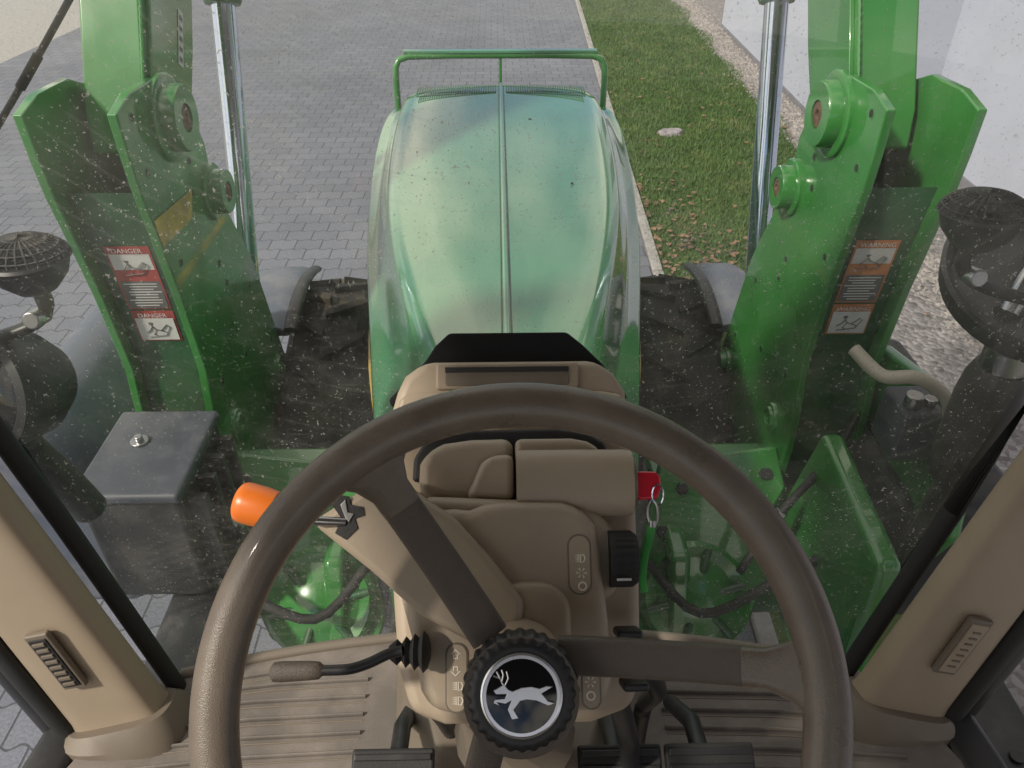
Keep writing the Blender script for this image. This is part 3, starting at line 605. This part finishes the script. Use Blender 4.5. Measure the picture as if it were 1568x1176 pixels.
def icon(cx,cy,kind,w=-.1279):
    def loop(pts):
        P=[Vector(sh(w,cx+x,cy+y)) for x,y in pts]
        sweep('icon',P,.0007,.0003,ICON,SC,SF,seg=6,closed=True)
    if kind=='arrow_up': loop([(0,-7),(7,0),(3,0),(3,6),(-3,6),(-3,0),(-7,0)])
    if kind=='arrow_dn': loop([(0,7),(7,0),(3,0),(3,-6),(-3,-6),(-3,0),(-7,0)])
    if kind=='lamp':
        loop([(1,-6),(6,-5),(8,0),(6,5),(1,6)])
        for d in(-5,-2,1,4): loop([(-8,d),(-1,d),(-1,d+.5)])
    if kind=='o': loop([(6*math.cos(i*.63),6*math.sin(i*.63)) for i in range(10)])
    if kind=='sun':
        for i in range(6): loop([(3*math.cos(i*1.047),3*math.sin(i*1.047)),(8*math.cos(i*1.047),8*math.sin(i*1.047)),(8*math.cos(i*1.047+.1),8*math.sin(i*1.047+.1))])
icon(887,865,'lamp');icon(889,887,'sun');icon(890,907,'o')
icon(694,1005,'arrow_up');icon(694,1029,'arrow_dn');icon(697,1051,'lamp');icon(697,1072,'lamp')
icon(898,1048,'sun');icon(898,1068,'o')
a=Vector(sh(-.15,931,865))
lathe('light_switch_knob',[(.024,0),(.024,.004),(.0225,.006),(.0225,.020),(.021,.024),(.0001,.024)],a,(1,0,0),RUBBER,SC,SF,seg=96,mod=lambda i,j:(1+.06*(j%4<2)) if 1<i<4 else 1)
b=sh(-.128,955,898);box('knob_mark',b,(.012,.002,.003),WHITE,SC,SF,bev=.0005)
for x,y in((958,975),(964,1050)):
    box('side_button',sh(-.165,x,y),(.022,.008,.03),BLACK,SC,SF,bev=.003)
sp('instrument_cowl',-.335,[(652,550),(668,525),(690,504),(880,504),(905,525),(935,556),(975,612),(968,618),(925,575),(650,575),(600,625),(594,612)],.05,FELT,SC,.006,seg=2)
sweep('column_stem',[SF@Vector((0,-.03,-.3)),SF@Vector((0,-.12,-.42)),(0,.62,-1.1+CZ)],[.075,.07,.075],None,BEIGE2,SC,I4)
for pts,r in(([(-.07,.50,-.72),(-.10,.53,-.85),(-.09,.58,-1.0),(-.08,.6,-1.14)],.013),([(.12,.48,-.70),(.17,.53,-.84),(.18,.6,-1.0),(.18,.6,-1.14)],.012),([(.10,.45,-.72),(.13,.48,-.86),(.15,.5,-1.0)],.012)):
    sweep('cable',smooth_path(pts),r,None,BLACK,SC)
# ---------------------------------------------------------------- steering wheel
SW=empty('steering_wheel')
Rm=.1985
sweep('rim',[(Rm*math.cos(i*2*math.pi/120),Rm*math.sin(i*2*math.pi/120),0) for i in range(120)],.0155,.0145,WHEELM,SW,SF,seg=24,closed=True)
def spoke(p0,p1,w0,w1):
    P0=Vector(p0);P1=Vector(p1); pts=[];ra=[];rb=[]
    for i in range(13):
        t=i/12; p=P0.lerp(P1,t); p.z=P0.z+(P1.z-P0.z)*(t**1.6); pts.append(p)
        w=w0+(w1-w0)*t
        if t>.82: w+= .020*((t-.82)/.18)**2
        ra.append(w); rb.append(.0085)
    sweep('spoke',pts[:10],ra[:10],rb[:10],SPOKEM,SW,SF,up=(0,0,1),e=.5,seg=28)
    sweep('spoke_end',pts[9:],[r*1.04 for r in ra[9:]],[r*1.1 for r in rb[9:]],WHEELM,SW,SF,up=(0,0,1),e=.55,seg=28)
spoke((-.022,.036,-.062),(-.104,.163,-.002),.0145,.0135)
spoke((.028,.022,-.062),(.194,.018,-.002),.0140,.0125)
spoke((-.018,-.02,-.062),(-.066,-.180,-.002),.0125,.0115)
hz=-.030
lathe('hub_base',[(.030,-.085),(.038,-.07),(.040,-.045),(.040,-.030)],(0,0,0),(0,0,1),SPOKEM,SW,SF)
def scal(i,j): return (1+.022*math.cos(j*2*math.pi*28/336)) if i<7 else 1
lathe('hub_knob',[(.030,-.026),(.0385,-.024),(.0405,-.018),(.0405,-.006),(.039,.0),(.037,.004),(.0355,.005),(.034,.0065),(.031,.0075),(.0285,.007)],(0,.002,hz-.004),(0,0,1),BLACK,SW,SF,seg=336,mod=scal,ang=60)
lathe('emblem_ring',[(.0280,.0065),(.0280,.0088),(.0268,.0095),(.0263,.009)],(0,.002,hz-.004),(0,0,1),SILVER,SW,SF)
lathe('emblem_disc',[(.0266,.0085),(.018,.0103),(.009,.0112),(.0001,.0115)],(0,.002,hz-.004),(0,0,1),GLOSSB,SW,SF)
deer=[(-15.5,-1),(-17,1),(-13,3.2),(-10.5,4.5),(-8,1.5),(-5.5,.5),(0,2.5),(6,3),(11,1.8),(15,3.2),(19,2.8),(15.5,1),(12,-1),(16,-5.5),(20,-6.5),(16,-8),(9,-5),(3,-4.2),(-1,-5),(-5,-10),(-2,-15),(-6,-15.5),(-8.5,-10),(-6,-4.5),(-10,-6.5),(-15,-5.5),(-13,-8),(-17,-6),(-16,-4),(-10,-3.5),(-9,-1)]
prism('emblem_deer',[(x*.00112,.003+y*.00112+.002) for x,y in deer],lambda a,b:(a,b,hz+.0083),lambda a,b:(a,b,hz+.005),SILVER,SW,SF,bev=.0003,seg=2)
for q in([(-11,4),(-13,8),(-17,9.5)],[(-12,6),(-11,10),(-12,13)],[(-13,8),(-15,12)],[(-10,4),(-8,8),(-9,12)]):
    sweep('emblem_antler',[(x*.00112,.003+y*.00112+.002,hz+.0075) for x,y in q],.0006,None,SILVER,SW,SF,seg=8)
# ---------------------------------------------------------------- levers
TS=empty('turn_signal_lever')
A=Vector(sh(-.10,352,770));B=Vector(sh(-.10,412,787));C=Vector(sh(-.105,470,802));D=Vector(sh(-.115,520,805))
t=(B-A)
sweep('orange_grip',[A-t*.04,A-t*.02,A+t*.03,A+t*.10,A+t*.25,A+t*.7,A+t*.95,B,B+t*.03],[.009,.0125,.0150,.0162,.0168,.0165,.0155,.013,.004],None,ORANGE,TS,SF,seg=28,up=(0,0,1))
sweep('stick',[B,C,D],.0038,None,STEEL,TS,SF)
RL=empty('reverser_lever')
prf=[(.006,0)]+[(.0145-.001*i+(.0025 if i%2 else -.002),.0035*i+.002) for i in range(8)]+[(.005,.033)]
lathe('rubber_boot',prf,Vector(sh(-.115,655,1001)),(-1,0,0),RUBBER,RL,SF)
sweep('rod',smooth_path([sh(-.105,x,y) for x,y in((612,999),(590,1004),(560,1017),(530,1025),(488,1026))]),.0042,None,BLACK,RL,SF)
sweep('grip',[sh(-.105,x,y) for x,y in((492,1026),(486,1026),(470,1026),(430,1027),(418,1027),(413,1027))],[.004,.0065,.0072,.0078,.0072,.004],None,SPOKEM,RL,SF,seg=20,e=.8)
KY=empty('ignition_key')
kb=Vector(sh(-.16,972,750))
sp('key_head',-.150,[(980,736),(986,730),(1012,731),(1019,738),(1020,756),(1014,774),(985,776),(979,770)],.010,REDP,KY,.003)
cyl('key_blade',kb,Vector(sh(-.163,985,750)),.004,STEEL,KY,SF)
sweep('key_ring',[Vector(sh(-.150,1013,768))+Vector((.005*math.cos(a),.009*math.sin(a),.003*math.sin(a))) for a in[i*math.pi/8 for i in range(16)]],.0008,None,CHROME,KY,SF,closed=True,seg=8)
sweep('snap_hook',[Vector(sh(-.152,1004,795))+Vector((.0045*math.cos(a),.011*math.sin(a),0)) for a in[i*math.pi/8 for i in range(16)]],.0013,None,STEEL,KY,SF,closed=True,seg=8)
cyl('swivel',sh(-.152,1003,808),sh(-.152,1002,818),.003,STEEL,KY,SF)
sweep('lanyard',smooth_path([sh(-.152,1001,816),sh(-.153,997,835),sh(-.156,989,862),sh(-.16,984,892),sh(-.17,986,915)]),.0033,.0012,GSTRAP,KY,SF,e=.6,up=(0,0,1))
def pedal(x0,x1,y=.52,z=-.95):
    e=empty('foot_pedal'); R=Matrix.Rotation(math.radians(28),3,'X')
    cx=(x0+x1)/2;w=x1-x0
    box('pad',(cx,y-.05,z-.02),(w,.11,.014),RUBBER,e,rot=R,bev=.004)
    for i in range(6): box('pad_rib',Vector((cx,y-.05,z-.02))+R@Vector((0,-.045+i*.018,.009)),(w*.93,.008,.006),BLACK,e,rot=R,bev=.0015)
    sweep('arm',[(cx,y-.02,z-.03),(cx,y+.06,z-.05),(cx,y+.15,z-.15)],.012,None,BLACK,e)
pedal(-.205,-.102);pedal(.078,.183);pedal(.188,.30)
for sg in(-1,1):
    e=empty('pillar_air_vent')
    c=Vector((sg*.655,.672,-.97)); ax=Vector((sg*.225,.09,1)).normalized(); n=Vector((0,-1,.15)); n=(n-ax*n.dot(ax)).normalized(); s=ax.cross(n).normalized()
    R=Matrix((s,n,ax)).transposed()
    box('vent_bezel',c,(.036,.010,.115),BEIGE2,e,rot=R,bev=.003)
    if sg<0:
        box('vent_dark',c+n*.004,(.026,.006,.10),RUBBER,e,rot=R,bev=.001)
        for i in range(8): box('vent_slat',c+n*.007+ax*(-.042+i*.012),(.018,.005,.0055),BEIGE2,e,rot=R,bev=.0005)
    else:
        box('vent_shutter',c+n*.004,(.026,.006,.10),BEIGE,e,rot=R,bev=.001)
        for i in range(7): box('vent_slat',c+n*.0075+ax*(-.036+i*.012),(.012,.003,.003),BEIGE2,e,rot=R,bev=.0005)
# ---------------------------------------------------------------- camera, light
cam=bpy.data.cameras.new('camera'); co=bpy.data.objects.new('camera',cam); COL.objects.link(co)
co.location=(-.014,0,CZ); co.rotation_euler=(math.radians(54),0,math.radians(-1.05))
cam.sensor_width=36; cam.lens=27.05; cam.clip_start=.02; cam.clip_end=1500
sc.camera=co
EL,AZ=math.radians(43),math.radians(236)
S=Vector((math.sin(AZ)*math.cos(EL),math.cos(AZ)*math.cos(EL),math.sin(EL)))
sl=bpy.data.lights.new('sun','SUN'); sl.energy=3.9; sl.angle=math.radians(4); sl.color=(1,.91,.79)
so=bpy.data.objects.new('sun',sl); COL.objects.link(so); so.rotation_euler=S.to_track_quat('Z','Y').to_euler()
w=bpy.data.worlds.new('World'); sc.world=w; w.use_nodes=True; nt=w.node_tree; L=nt.links.new
bg=nt.nodes['Background']; sk=N(nt,'ShaderNodeTexSky'); sk.sky_type='NISHITA'; sk.sun_disc=False; sk.sun_elevation=EL; sk.sun_rotation=AZ
tc=N(nt,'ShaderNodeTexCoord'); no=N(nt,'ShaderNodeTexNoise'); no.inputs['Scale'].default_value=2.2; no.inputs['Detail'].default_value=6; L(tc.outputs['Generated'],no.inputs['Vector'])
mr=N(nt,'ShaderNodeMapRange'); L(no.outputs[0],mr.inputs[0]); mr.inputs[1].default_value=.44; mr.inputs[2].default_value=.58
mx=N(nt,'ShaderNodeMix',data_type='RGBA'); L(mr.outputs[0],mx.inputs[0]); L(sk.outputs[0],mx.inputs[6]); mx.inputs[7].default_value=(12.5,11.4,9.8,1)
L(mx.outputs[2],bg.inputs[0]); bg.inputs[1].default_value=.118
sc.view_settings.view_transform='Standard'; sc.view_settings.look='None'; sc.view_settings.exposure=0
